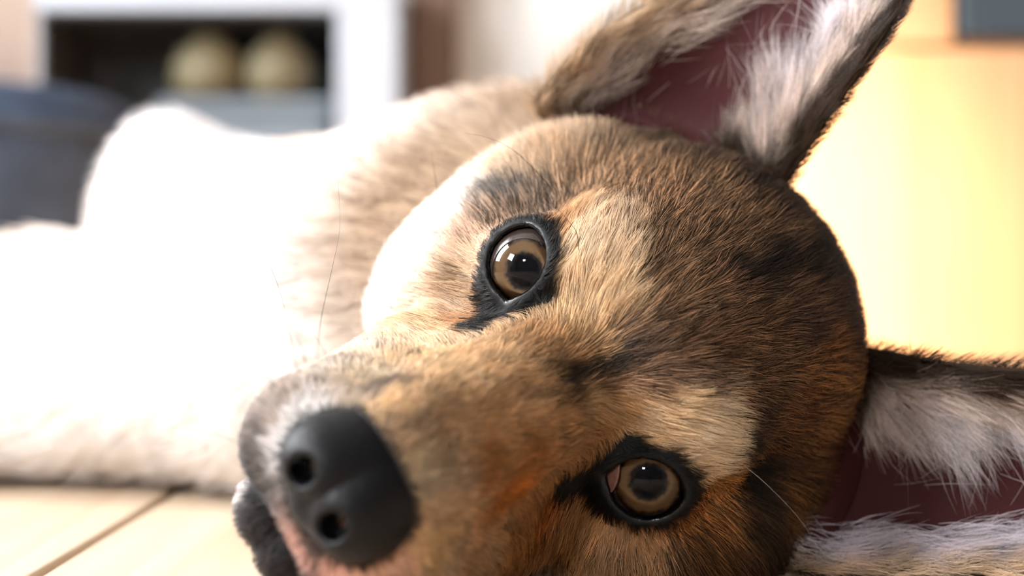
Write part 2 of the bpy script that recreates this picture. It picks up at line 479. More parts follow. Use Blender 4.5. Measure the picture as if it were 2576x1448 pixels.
# coat pattern: points on the head (lateral, up, forward in cm) and the colour of the fur there
#COAT_BEGIN
COAT = [
    (-0.99, -4.9, 8.41, 32, 27, 28), (-0.59, -6.04, 6.79, 30, 26, 27), (0.1, -6.24, 6.64, 30, 26, 27), (0.68, -5.93, 6.8, 30, 26, 27),
    (-0.18, -5.78, 6.81, 30, 26, 27), (0.63, -4.87, 7.65, 212, 160, 146), (0.9, -4.25, 8.01, 92, 78, 74), (1.33, -4.03, 7.96, 205, 150, 130),
    (1.46, -3.63, 7.9, 208, 160, 132), (-1.03, -1.48, 7.2, 216, 174, 120), (-1.1, -0.84, 5.27, 228, 188, 132), (-1.9, -1.94, 4.24, 226, 188, 132),
    (-1, -0.38, 4.05, 224, 178, 120), (-0.08, -0.97, 6.33, 188, 145, 97), (-0.03, -1.19, 6.99, 152, 120, 84), (0.41, -0.65, 5.43, 182, 132, 80),
    (-0.55, -1.51, 7.52, 150, 120, 90), (-1.45, -1.81, 6.89, 120, 104, 90), (-2.05, -2.6, 5.93, 205, 180, 140), (-2.52, -3.1, 5.89, 190, 175, 155),
    (-2.27, -3.51, 7.41, 142, 124, 110), (-1.89, -4.25, 7.78, 92, 78, 70), (-2, -3.79, 7.72, 150, 134, 122), (-1.59, -4.52, 7.81, 78, 66, 60),
    (-1.71, -3.26, 7.69, 215, 210, 205), (-1.38, -3.92, 7.95, 225, 222, 220), (-0.89, -4.8, 7.72, 62, 54, 50), (1.94, -2.67, 6.82, 208, 168, 112),
    (1.9, -3.12, 7.48, 205, 155, 125), (1.68, -2.22, 6.58, 195, 158, 112), (0.7, -1.5, 7.47, 150, 130, 105), (1.25, -1.62, 7.09, 168, 138, 105),
    (0.18, -1.34, 7.35, 150, 125, 90), (1.63, -1.34, 4.55, 178, 98, 28), (0.92, -0.94, 5.93, 165, 105, 50), (1.21, -0.69, 4.5, 175, 110, 50),
    (2.33, -1.84, 1.86, 170, 95, 30), (2.59, -2.47, 2.93, 178, 116, 55), (3.34, -2.21, 0.31, 190, 130, 68), (4.42, -1.12, 0.32, 178, 128, 80),
    (2.66, -2.94, 4.5, 198, 152, 100), (-0.15, -0.04, 3.52, 204, 156, 100), (0.66, -0.03, 3.42, 178, 126, 76), (0.01, -0.29, 4.21, 196, 146, 92),
    (0.12, 0.23, 2.67, 36, 29, 25), (0.11, 0.4, 2.22, 34, 28, 24), (0.11, 0.6, 1.84, 32, 26, 23), (0.14, 0.87, 1.52, 34, 28, 24),
    (0.16, 1.14, 1.36, 42, 34, 28), (0.26, 1.64, 1.24, 98, 75, 56), (-0.32, 0.95, 1.45, 172, 132, 86), (-0.35, 0.51, 2.04, 186, 140, 90),
    (0.76, 1.04, 1.31, 172, 132, 96), (0.7, 0.37, 2.2, 190, 145, 95), (0.05, 2.25, 1.02, 114, 86, 60), (-0.75, 4.32, -1.5, 122, 92, 64),
    (0.29, 3.88, -0.69, 114, 84, 60), (-0.46, 5.14, -2.89, 106, 80, 56), (0.6, 4.66, -2.04, 104, 76, 54), (0.12, -0.02, 3.44, 120, 90, 62),
    (-2.48, 1.76, 0.67, 238, 208, 162), (-1.85, 2.27, 0.63, 234, 198, 148), (-1.19, 1.78, 1.02, 222, 182, 126), (-1.16, 0.73, 1.29, 208, 168, 112),
    (-0.89, 0.38, 2.01, 192, 142, 86), (-2.84, 2.26, 0.18, 215, 175, 130), (-3.35, 1.41, 0.19, 190, 140, 90), (1.7, 1.78, 0.89, 236, 194, 134),
    (2.45, 2.11, 0.53, 244, 214, 166), (1.81, 0.83, 0.9, 218, 172, 116), (3.16, 1.93, 0.15, 240, 208, 160), (1.07, 0.75, 1.34, 195, 145, 90),
    (3.91, 1.09, -1.07, 190, 120, 55), (1.43, -0.11, 2.06, 180, 125, 75), (-4.17, 1.86, -2.71, 158, 122, 86), (-3.4, 2.88, -1.9, 135, 102, 70),
    (-1.7, 3.41, -0.57, 122, 91, 62), (-0.9, 2.61, 0.67, 112, 84, 58), (-0.39, 3.76, -0.53, 115, 84, 60), (0.89, 4.01, -1.04, 108, 77, 53),
    (1.1, 3.05, 0.19, 108, 77, 53), (0.91, 4.85, -2.48, 98, 72, 50), (0.43, 2.52, 0.83, 112, 82, 58), (-0.22, 4.11, -1.04, 38, 29, 25),
    (-0.11, 4.44, -1.58, 34, 26, 23), (-0.01, 4.77, -2.16, 34, 26, 22), (0.12, 5.14, -2.86, 36, 28, 23), (0.24, 5.51, -3.72, 40, 30, 25),
    (1.34, 4.63, -2.28, 70, 52, 40), (1.67, 5.24, -3.75, 70, 50, 38), (-1.55, 2.95, 0.12, 118, 90, 62), (1, 1.71, 1.09, 125, 96, 76),
    (1.44, 2.41, 0.65, 110, 86, 70), (2.03, 3.22, -0.51, 106, 76, 52), (-2.57, 3.46, -1.46, 128, 96, 66), (-2.34, 4.25, -2.41, 130, 100, 70),
    (-1.44, 4.57, -2.24, 118, 88, 60), (-0.65, 5.12, -2.91, 100, 74, 54), (2.43, 4.46, -2.87, 128, 82, 42), (3.03, 3.63, -2.31, 112, 72, 38),
    (3.4, 4.02, -3.49, 140, 95, 50), (3.47, 2.86, -2.01, 100, 64, 34), (4.7, 2.87, -4.54, 90, 60, 34), (3.31, 2.39, -0.58, 30, 23, 17),
    (3.96, 1.85, -2.15, 28, 22, 16), (4.44, 1.44, -2.24, 30, 22, 16), (5.17, 1.27, -2.38, 52, 36, 22), (2.94, 2.84, -0.8, 70, 48, 28),
    (4.66, 1.17, -1.79, 66, 46, 27), (5.01, 1.72, -3.25, 98, 64, 30), (5.98, 0.86, -2.86, 80, 52, 30), (4.94, 0.16, -0.49, 98, 64, 32),
    (4.23, 0.47, -0.49, 140, 85, 35), (-5.04, -0.19, -1.65, 86, 76, 68), (-4.42, 0.32, -1.51, 115, 95, 76), (-5.51, 0.08, -2.77, 192, 158, 118),
    (-5.29, 1.06, -3.27, 178, 142, 102), (-6.41, 0.88, -3.43, 202, 172, 136), (-5.5, 1.59, -3.94, 182, 150, 115), (-6.08, -0.61, -3.34, 225, 200, 165),
    (-4.34, -1, -0.08, 208, 164, 128), (-3.7, -1.83, 0.3, 228, 188, 142), (-4.45, -2.16, -0.03, 246, 236, 222), (-3.71, -3.09, -0.23, 242, 218, 184),
    (-2.68, -2.62, 3.1, 228, 188, 134), (-3.18, -2.47, 3.91, 246, 232, 208), (-4.65, -3.57, -1, 246, 240, 232), (-5.73, -1.11, -2.19, 246, 234, 214),
    (-5.08, -1.46, -0.68, 246, 238, 225), (-2.29, -1.44, 1.15, 182, 126, 80), (-2.56, -2.06, 1.52, 216, 166, 110), (-4.4, -0.33, -0.63, 150, 120, 95),
    (-5.71, 2.22, -3.62, 78, 66, 54), (-4.91, 2.83, -5.05, 90, 74, 58), (-3.37, 4.18, -3.73, 80, 62, 46), (-2.13, 5.03, -3.68, 60, 46, 36),
    (-1.43, 5.39, -3.98, 62, 48, 38),
]
#COAT_END

COAT_UNDER = [(-0.9, -6.9, 6.0, 246, 240, 236), (0.2, -7.1, 5.8, 246, 240, 236), (-1.6, -6.4, 5.4, 246, 240, 236), (-1.5, -6.0, 6.3, 240, 232, 228), (6.6, 0.5, -5.0, 50, 38, 28), (6.2, -2, -4, 84, 58, 34), (5.6, -3.6, -3.0, 110, 76, 44), (6.4, 2.5, -6, 40, 32, 26), (5.5, -1.0, -7.5, 60, 44, 32), (5.2, -4.5, -5.5, 120, 90, 60),  # lower cheek: dark fur, plus floor-contact shade put into its colour
    (0, -6.9, 5.5, 225, 215, 205), (-1.2, -6.4, 4.5, 230, 220, 212), (1.2, -6.4, 4.5, 225, 210, 195), (0, -6.8, 2, 240, 235, 228),
    (-3.0, -6.0, -2.0, 244, 238, 230), (3.0, -6.0, -2.0, 235, 225, 210), (0, -5, -6, 240, 235, 225), (0, 2, -11, 120, 88, 60), (0, 5.5, -8.5, 105, 76, 52)]

def smooth(x, a, b):
    t = np.clip((x - a) / (b - a), 0, 1); return t * t * (3 - 2 * t)

def shepard(p, pts, cols, power=2.05, extra=None):
    out = np.zeros((len(p), 3)); W = np.zeros(len(p))
    for i in range(len(pts)):
        d2 = ((p - pts[i]) ** 2).sum(1)
        if extra is not None: d2 = d2 * extra[i][0] + extra[i][1]
        w = 1.0 / (d2 + 0.03) ** power
        out += w[:, None] * cols[i]; W += w
    return out / W[:, None]

_cp = np.array(COAT + COAT_UNDER, float)
_cm = _cp.copy(); _cm[:, 0] *= -1
_pts = np.concatenate([_cp[:, :3], _cm[:, :3]]); _cols = lin(np.concatenate([_cp[:, 3:], _cm[:, 3:]]))
_ext = [(1.0, 0.0)] * len(_cp) + [(3.0, 1.2)] * len(_cm)

def lid_distance(p):
    """distance outside the lid opening (cm), large away from the eye"""
    q = mirror(p); al, x, y = lid_coords(q)
    o = opening(x, y)
    return np.where(al > 0.0, o, 9.0), x, y

def coat_colour(p, detail=True):
    p = np.asarray(p, float)
    j = np.stack([np.sin(p[:, 1] * 9 + 3 * np.sin(p[:, 2] * 5)), np.sin(p[:, 2] * 8 + 3 * np.sin(p[:, 0] * 6)), np.sin(p[:, 0] * 9 + 3 * np.sin(p[:, 1] * 6))], 1)
    c = shepard(p + 0.10 * j, _pts, _cols, extra=_ext)
    o, x, y = lid_distance(p)
    wob = 0.05 * j[:, 0]
    width = 0.26 + 0.34 * smooth(x, 0.2, 1.0) + wob - 0.08 * smooth(y, 0.2, 0.8)
    k = 1 - smooth(o, width, width + 0.22)
    c = c * (1 - k[:, None]) + k[:, None] * lin((11, 10, 11))
    k = 1 - smooth(nose_sdf(p.astype(np.float32)), 0.02, 0.12)
    c = c * (1 - k[:, None]) + k[:, None] * lin((16, 15, 16))
    # black lips along the mouth line
    q = mirror(p)
    seam = np.abs(q[:, 1] + 5.05 + 0.12 * (q[:, 2] - 5)) 
    k = (1 - smooth(seam, 0.42, 0.75)) * smooth(q[:, 2], 1.0, 2.5)
    c = c * (1 - k[:, None]) + k[:, None] * lin((34, 29, 31))
    return c

BODY_COAT = np.array([
    (0.02, 0.47, 0.13, 140, 112, 84), (-0.03, 0.44, 0.10, 140, 112, 84), (0.0, 0.53, 0.15, 205, 172, 130), (0.07, 0.52, 0.08, 170, 130, 90), (-0.045, 0.50, 0.10, 245, 236, 226),  # tan neck, its shade behind the cheek darkened into the colour
    (-0.03, 0.60, 0.15, 214, 180, 140), (0.05, 0.70, 0.12, 170, 130, 90), (-0.09, 0.70, 0.155, 226, 206, 180), (-0.05, 0.82, 0.15, 190, 150, 110),
    (-0.10, 0.62, 0.11, 246, 243, 240), (-0.16, 0.78, 0.15, 244, 242, 240), (-0.21, 0.78, 0.17, 246, 245, 244), (-0.08, 0.48, 0.05, 247, 245, 242),
    (-0.2, 0.6, 0.06, 247, 245, 242), (-0.30, 0.60, 0.07, 240, 230, 215), (-0.23, 0.62, 0.10, 226, 196, 162), (-0.2, 0.55, 0.03, 247, 245, 243), (-0.36, 0.57, 0.04, 244, 240, 235),
    (-0.02, 0.46, 0.08, 150, 122, 92)], float)
def body_colour(w):
    return shepard(np.asarray(w) * 100, BODY_COAT[:, :3] * 100, lin(BODY_COAT[:, 3:]), 1.6)

# ------------------------------------------------------------------ fur
def sample_surface(v, f, nrm, n, weight=None):
    a, b, c, d = v[f[:, 0]], v[f[:, 1]], v[f[:, 2]], v[f[:, 3]]
    ar = 0.5 * np.linalg.norm(np.cross(c - a, d - b), axis=1)
    if weight is not None: ar = ar * weight
    i = rng.choice(len(f), n, p=ar / ar.sum())
    s, t = rng.random((2, n, 1))
    def mix(x): return (x[f[i, 0]] * (1 - s) + x[f[i, 1]] * s) * (1 - t) + (x[f[i, 3]] * (1 - s) + x[f[i, 2]] * s) * t
    p = mix(v); m = mix(nrm); m /= np.linalg.norm(m, axis=1)[:, None] + 1e-9
    return p, m

def coherent(p, freq, seed):
    r = np.random.default_rng(seed); out = np.zeros((len(p), 3))
    for k in range(5):
        A = r.normal(size=(3, 3)) * freq * (0.6 + 0.3 * k)
        out += np.sin(p @ A + r.random(3) * 6.28) / (1 + 0.3 * k)
    return out / 2.2

def tangent(d, n):
    t = d - (d * n).sum(1)[:, None] * n
    return t / (np.linalg.norm(t, axis=1)[:, None] + 1e-9)

def lighten(c):
    """strand colour for a coat of the given overall colour (a dense coat of opaque hairs looks darker than one hair)"""
    c = np.clip(c, 0.0, 1.0)
    lum = (c @ np.array([0.3, 0.6, 0.1]))[:, None]
    c = lum + (c - lum) * 0.97
    return np.maximum(c, 0.001) ** (0.92 - 0.28 * smooth(lum, 0.04, 0.5)) * np.array([1.02, 0.97, 0.96])

def cap(c, m=0.9):
    return np.maximum(c * np.minimum(1.0, m / (c.max(-1, keepdims=True) + 1e-6)), 0.001)

def fur_object(name, root, nrm, flow, length, colour, parent, mat, lift=0.35, K=6, radius=5e-5, clump=0.35, cell=0.0025,
               jit=0.12, coh=0.22, freq=900.0, droop=0.55, tipdark=None, curl=0.0, clumpvar=0.2):
    """root, nrm, flow, length in metres; colour (N,3) linear. One curve for every hair."""
    n = len(root)
    fl = tangent(flow, nrm)
    fl = tangent(fl + coh * coherent(root, freq, 3) + 0.6 * coh * coherent(root, freq * 3, 4) + jit * rng.normal(size=(n, 3)), nrm)
    lf = np.broadcast_to(np.asarray(lift, float), (n,)) * rng.uniform(0.6, 1.4, n)
    L = length * rng.uniform(0.7, 1.15, n)
    t = np.linspace(0, 1, K)
    P = root[:, None, :] + L[:, None, None] * (t[None, :, None] * fl[:, None, :]
        + (lf[:, None] * (t - droop * t * t)[None, :])[:, :, None] * nrm[:, None, :])
    if curl:
        w = coherent(root, freq * 1.5, 11) + 0.6 * rng.normal(size=(n, 3))
        P += (L * curl)[:, None, None] * (t ** 2)[None, :, None] * w[:, None, :]
    if clump:
        key = np.floor(root / cell + 0.6 * coherent(root, freq * 0.7, 8)).astype(np.int64)
        key = key @ np.array([73856093, 19349663, 83492791])
        _, inv = np.unique(key, return_inverse=True); inv = inv.ravel()
        cnt = np.bincount(inv)
        tip = P[:, -1]
        mean = np.stack([np.bincount(inv, tip[:, k]) / cnt for k in range(3)], 1)[inv]
        cl = clump * rng.uniform(0.3, 1.3, n)
        colour = colour * rng.lognormal(0, clumpvar, len(cnt))[inv][:, None]
        P += (cl[:, None] * (t ** 1.6)[None, :])[:, :, None] * (mean - tip)[:, None, :]
    hc = bpy.data.hair_curves.new(name)
    hc.add_curves([K] * n)
    hc.attributes["position"].data.foreach_set("vector", P.reshape(-1).astype(np.float32))
    ra = hc.attributes.get("radius") or hc.attributes.new("radius", 'FLOAT', 'POINT')
    prof = np.clip(1.0 - t ** 2.2, 0.08, 1) * (0.75 + 0.25 * np.minimum(1, t * 4))
    rr = (radius * rng.uniform(0.7, 1.2, n))[:, None] * prof[None]
    ra.data.foreach_set("value", rr.reshape(-1).astype(np.float32))
    ca = hc.attributes.new("hcol", 'FLOAT_COLOR', 'POINT')
    band = 0.78 + 0.30 * t
    C = np.ones((n, K, 4), np.float32)
    C[:, :, :3] = cap(colour[:, None, :] * band[None, :, None])
    if tipdark is not None:
        k = tipdark[:, None] * smooth(t, 0.55, 0.9)[None]
        C[:, :, :3] *= (1 - 0.8 * k)[:, :, None]
    ca.data.foreach_set("color", C.reshape(-1))
    o = bpy.data.objects.new(name, hc); col.objects.link(o)
    hc.materials.append(mat)
    o.parent = parent
    return o

def fur_material(name, rough=0.45, spec=0.35, thin=0.18):
    """Opaque strand shading with a little light passing through each hair."""
    m, nt, b = new_mat(name)
    at_ = nt.nodes.new("ShaderNodeAttribute"); at_.attribute_name = "hcol"
    nt.links.new(at_.outputs["Color"], b.inputs["Base Color"])
    b.inputs["Roughness"].default_value = rough; b.inputs["Specular IOR Level"].default_value = spec
    tl = nt.nodes.new("ShaderNodeBsdfTranslucent"); nt.links.new(at_.outputs["Color"], tl.inputs[0])
    mx = nt.nodes.new("ShaderNodeMixShader"); mx.inputs[0].default_value = thin
    nt.links.new(b.outputs[0], mx.inputs[1]); nt.links.new(tl.outputs[0], mx.inputs[2])
    nt.links.new(mx.outputs[0], nt.nodes["Material Output"].inputs[0])
    return m

# ------------------------------------------------------------------ the dog
m_skin, nt, b = new_mat("dog_skin")
at_ = nt.nodes.new("ShaderNodeAttribute"); at_.attribute_name = "coat"
nz = nt.nodes.new("ShaderNodeTexNoise"); nz.inputs["Scale"].default_value = 900; nz.inputs["Detail"].default_value = 3
bp = nt.nodes.new("ShaderNodeBump"); bp.inputs["Strength"].default_value = 0.35; bp.inputs["Distance"].default_value = 0.0004
tc = nt.nodes.new("ShaderNodeTexCoord")
nt.links.new(tc.outputs["Object"], nz.inputs["Vector"]); nt.links.new(nz.outputs["Fac"], bp.inputs["Height"])
nt.links.new(bp.outputs[0], b.inputs["Normal"])
nt.links.new(at_.outputs["Color"], b.inputs["Base Color"])
wet = nt.nodes.new("ShaderNodeAttribute"); wet.attribute_name = "wet"
mr = nt.nodes.new("ShaderNodeMapRange"); mr.inputs[3].default_value = 0.75; mr.inputs[4].default_value = 0.16
nt.links.new(wet.outputs["Fac"], mr.inputs[0]); nt.links.new(mr.outputs[0], b.inputs["Roughness"])
b.inputs["Specular IOR Level"].default_value = 0.35

def point_colour(me, name, c):
    a_ = me.attributes.new(name, 'FLOAT_COLOR', 'POINT')
    q = np.ones((len(c), 4), np.float32); q[:, :3] = c
    a_.data.foreach_set("color", q.ravel())

allv = np.concatenate([h2w(hv), bv]); allf = np.concatenate([hf, bf + len(hv)])
me = mesh_from("dog", allv, allf)
hcol = coat_colour(hv); bcol = body_colour(bv)
point_colour(me, "coat", np.concatenate([hcol * 0.8, bcol * 0.9]))
lo_, lx_, ly_ = lid_distance(hv)
wa = me.attributes.new("wet", 'FLOAT', 'POINT')
wa.data.foreach_set("value", np.concatenate([(1 - smooth(lo_, -0.02, 0.07)), np.zeros(len(bv))]).astype(np.float32))
dog = link("dog", me, m_skin)
tag(dog, "tan, black and white puppy lying on its side with its head on the floorboards", "dog")

m_nose, nt, b = new_mat("nose_leather")
tc = nt.nodes.new("ShaderNodeTexCoord"); vo = nt.nodes.new("ShaderNodeTexVoronoi"); vo.inputs["Scale"].default_value = 1100
bp = nt.nodes.new("ShaderNodeBump"); bp.inputs["Strength"].default_value = 0.3; bp.inputs["Distance"].default_value = 0.0003
nt.links.new(tc.outputs["Object"], vo.inputs["Vector"]); nt.links.new(vo.outputs["Distance"], bp.inputs["Height"]); nt.links.new(bp.outputs[0], b.inputs["Normal"])
b.inputs["Base Color"].default_value = (0.004, 0.004, 0.005, 1); b.inputs["Roughness"].default_value = 0.5
b.inputs["Specular IOR Level"].default_value = 0.2
nose = link("nose", mesh_from("nose", h2w(nv), nf), m_nose, dog)
nose["label"] = "black leathery nose with two round nostrils"

# ---- eyes: dark ball, flat iris with pupil, clear cornea
def radial_mat(name, stops, R, rough=0.5):
    m, nt, b = new_mat(name)
    tc = nt.nodes.new("ShaderNodeTexCoord"); sep = nt.nodes.new("ShaderNodeSeparateXYZ")
    nt.links.new(tc.outputs["Object"], sep.inputs[0])
    x2 = nt.nodes.new("ShaderNodeCombineXYZ")
    nt.links.new(sep.outputs[0], x2.inputs[0]); nt.links.new(sep.outputs[1], x2.inputs[1])
    ln = nt.nodes.new("ShaderNodeVectorMath"); ln.operation = 'LENGTH'
    nt.links.new(x2.outputs[0], ln.inputs[0])
    nz = nt.nodes.new("ShaderNodeTexNoise"); nz.inputs["Scale"].default_value = 700; nz.inputs["Detail"].default_value = 5
    nt.links.new(tc.outputs["Object"], nz.inputs["Vector"])
    ma = nt.nodes.new("ShaderNodeMath"); ma.operation = 'MULTIPLY_ADD'
    ma.inputs[1].default_value = 0.22; ma.inputs[2].default_value = -0.11
    nt.links.new(nz.outputs["Fac"], ma.inputs[0])
    dv = nt.nodes.new("ShaderNodeMath"); dv.operation = 'DIVIDE'; dv.inputs[1].default_value = R
    nt.links.new(ln.outputs["Value"], dv.inputs[0])
    ad = nt.nodes.new("ShaderNodeMath"); ad.operation = 'ADD'
    nt.links.new(dv.outputs[0], ad.inputs[0]); nt.links.new(ma.outputs[0], ad.inputs[1])
    rp = nt.nodes.new("ShaderNodeValToRGB")
    el = rp.color_ramp.elements
    while len(el) < len(stops): el.new(0.5)
    for e, (ps, c) in zip(el, stops): e.position = ps; e.color = (*c, 1)
    nt.links.new(ad.outputs[0], rp.inputs[0]); nt.links.new(rp.outputs[0], b.inputs["Base Color"])
    b.inputs["Roughness"].default_value = rough; b.inputs["Specular IOR Level"].default_value = 0.0
    return m

IRIS_R = 0.80 * 0.01
m_iris = radial_mat("iris_amber", [(0.42, (0.004, 0.004, 0.005)), (0.54, (0.022, 0.019, 0.017)), (0.66, (0.17, 0.105, 0.056)), (0.86, (0.21, 0.12, 0.058)), (0.97, (0.03, 0.02, 0.015))], IRIS_R)
m_ball = plain("eyeball_dark", (0.035, 0.022, 0.018), 0.25, 0.5)
m_cornea = bpy.data.materials.new("cornea"); m_cornea.use_nodes = True
nt = m_cornea.node_tree; nt.nodes.remove(nt.nodes["Principled BSDF"])
tr = nt.nodes.new("ShaderNodeBsdfTransparent"); gl = nt.nodes.new("ShaderNodeBsdfGlossy"); gl.inputs["Roughness"].default_value = 0.03
fr = nt.nodes.new("ShaderNodeFresnel"); fr.inputs["IOR"].default_value = 1.34
mx = nt.nodes.new("ShaderNodeMixShader")
nt.links.new(fr.outputs[0], mx.inputs[0]); nt.links.new(tr.outputs[0], mx.inputs[1]); nt.links.new(gl.outputs[0], mx.inputs[2])
nt.links.new(mx.outputs[0], nt.nodes["Material Output"].inputs[0])
m_pink = plain("third_eyelid_pink", (0.20, 0.09, 0.07), 0.3, 0.5, 0.25, 900)

def revolve(profile, seg=64):
    """profile: list of (r, z). Revolved about z."""
    v = []; f = []
    for (r, z) in profile:
        for k in range(seg):
            a = 2 * math.pi * k / seg; v.append((r * math.cos(a), r * math.sin(a), z))
    for i in range(len(profile) - 1):
        for k in range(seg):
            k2 = (k + 1) % seg
            f.append((i * seg + k, i * seg + k2, (i + 1) * seg + k2, (i + 1) * seg + k))
    return v, f

def gaze_matrix(pos, target):
    from mathutils import Vector, Matrix
    q = Vector(np.asarray(target, float) - np.asarray(pos, float)).to_track_quat('Z', 'Y')
    return q.to_euler()

RB = EYE_R * 0.01
zi = math.sqrt(RB ** 2 - IRIS_R ** 2)
for s, tgt, lab in ((-1, (-0.085, 0.0, 0.062), "grey-brown eye catching the window light"), (1, (0.02, 0.0, -0.02), "amber eye in the shaded side of the face")):
    pos = h2w(EYE_C * np.array([s, 1, 1]))
    a0 = math.asin(IRIS_R / RB)
    prof = [(RB * math.sin(a), RB * math.cos(a)) for a in np.linspace(a0, math.pi - 0.02, 30)]
    v, f = revolve(prof)
    eye = link("eye", mesh_from("eye", v, f), m_ball, dog)
    eye.location = pos; eye.rotation_euler = gaze_matrix(pos, tgt)
    eye["label"] = lab
    prof = [(IRIS_R * t + 1e-5, zi - 0.0012 * (1 - t)) for t in np.linspace(0, 1, 10)]
    v, f = revolve(prof)
    link("iris", mesh_from("iris", v, [q[::-1] for q in f]), m_iris, eye)
    rc = 0.0098
    z0 = zi - math.sqrt(rc ** 2 - (IRIS_R * 1.03) ** 2)
    amax = math.asin(IRIS_R * 1.03 / rc)
    prof = [(rc * math.sin(a) + 1e-6, z0 + rc * math.cos(a)) for a in np.linspace(0.0, amax, 24)]
    v, f = revolve(prof)
    link("cornea", mesh_from("cornea", v, [q[::-1] for q in f]), m_cornea, eye)
    # third eyelid: a pink crescent of the ball at the inner corner
    R2 = EYE_R + 0.03; pv = []; n1, n2 = 14, 18
    for i in range(n1):
        for j in range(n2):
            x = 0.68 + 0.5 * i / (n1 - 1); y = -0.5 + 1.0 * j / (n2 - 1)
            x = x + 0.10 * (y / 0.5) ** 2
            z2 = max(R2 * R2 - x * x - y * y, 0.0)
            q = EYE_C + LID_A * x + LID_B * y + EYE_AX * math.sqrt(z2)
            pv.append(h2w(q * np.array([s, 1, 1])))
    pf = [(i * n2 + j, i * n2 + j + 1, (i + 1) * n2 + j + 1, (i + 1) * n2 + j) for i in range(n1 - 1) for j in range(n2 - 1)]
    if s < 0: continue
    te = link("third_eyelid", mesh_from("third_eyelid", pv, pf), m_pink, dog)
    so = te.modifiers.new("thick", 'SOLIDIFY'); so.thickness = 0.0006; so.offset = 0

# ---- ears: cupped shells
def resample(pts, n):
    pts = np.array(pts, float)
    # Catmull-Rom through the measured points
    P = np.concatenate([[2 * pts[0] - pts[1]], pts, [2 * pts[-1] - pts[-2]]])
    out = []
    for i in range(1, len(P) - 2):
        for t in np.linspace(0, 1, 20, endpoint=False):
            a, b_, c, d = P[i - 1], P[i], P[i + 1], P[i + 2]
            out.append(0.5 * ((2 * b_) + (-a + c) * t + (2 * a - 5 * b_ + 4 * c - d) * t ** 2 + (-a + 3 * b_ - 3 * c + d) * t ** 3))
    out.append(P[-2]); out = np.array(out)
    s_ = np.concatenate([[0], np.cumsum(np.linalg.norm(np.diff(out, axis=0), axis=1))]); s_ /= s_[-1]
    u = np.linspace(0, 1, n)
    return np.stack([np.interp(u, s_, out[:, k]) for k in range(3)], 1)

m_ear, nt, b = new_mat("ear_skin")
at_ = nt.nodes.new("ShaderNodeAttribute"); at_.attribute_name = "coat"
nt.links.new(at_.outputs["Color"], b.inputs["Base Color"]); b.inputs["Roughness"].default_value = 0.7; b.inputs["Specular IOR Level"].default_value = 0.12
b.inputs["Subsurface Weight"].default_value = 0.15; b.inputs["Subsurface Radius"].default_value = (0.004, 0.0015, 0.001); b.inputs["Subsurface Scale"].default_value = 0.5
m_fur = fur_material("dog_fur")
m_earfur = fur_material("ear_fur", 0.45, 0.3, 0.3)

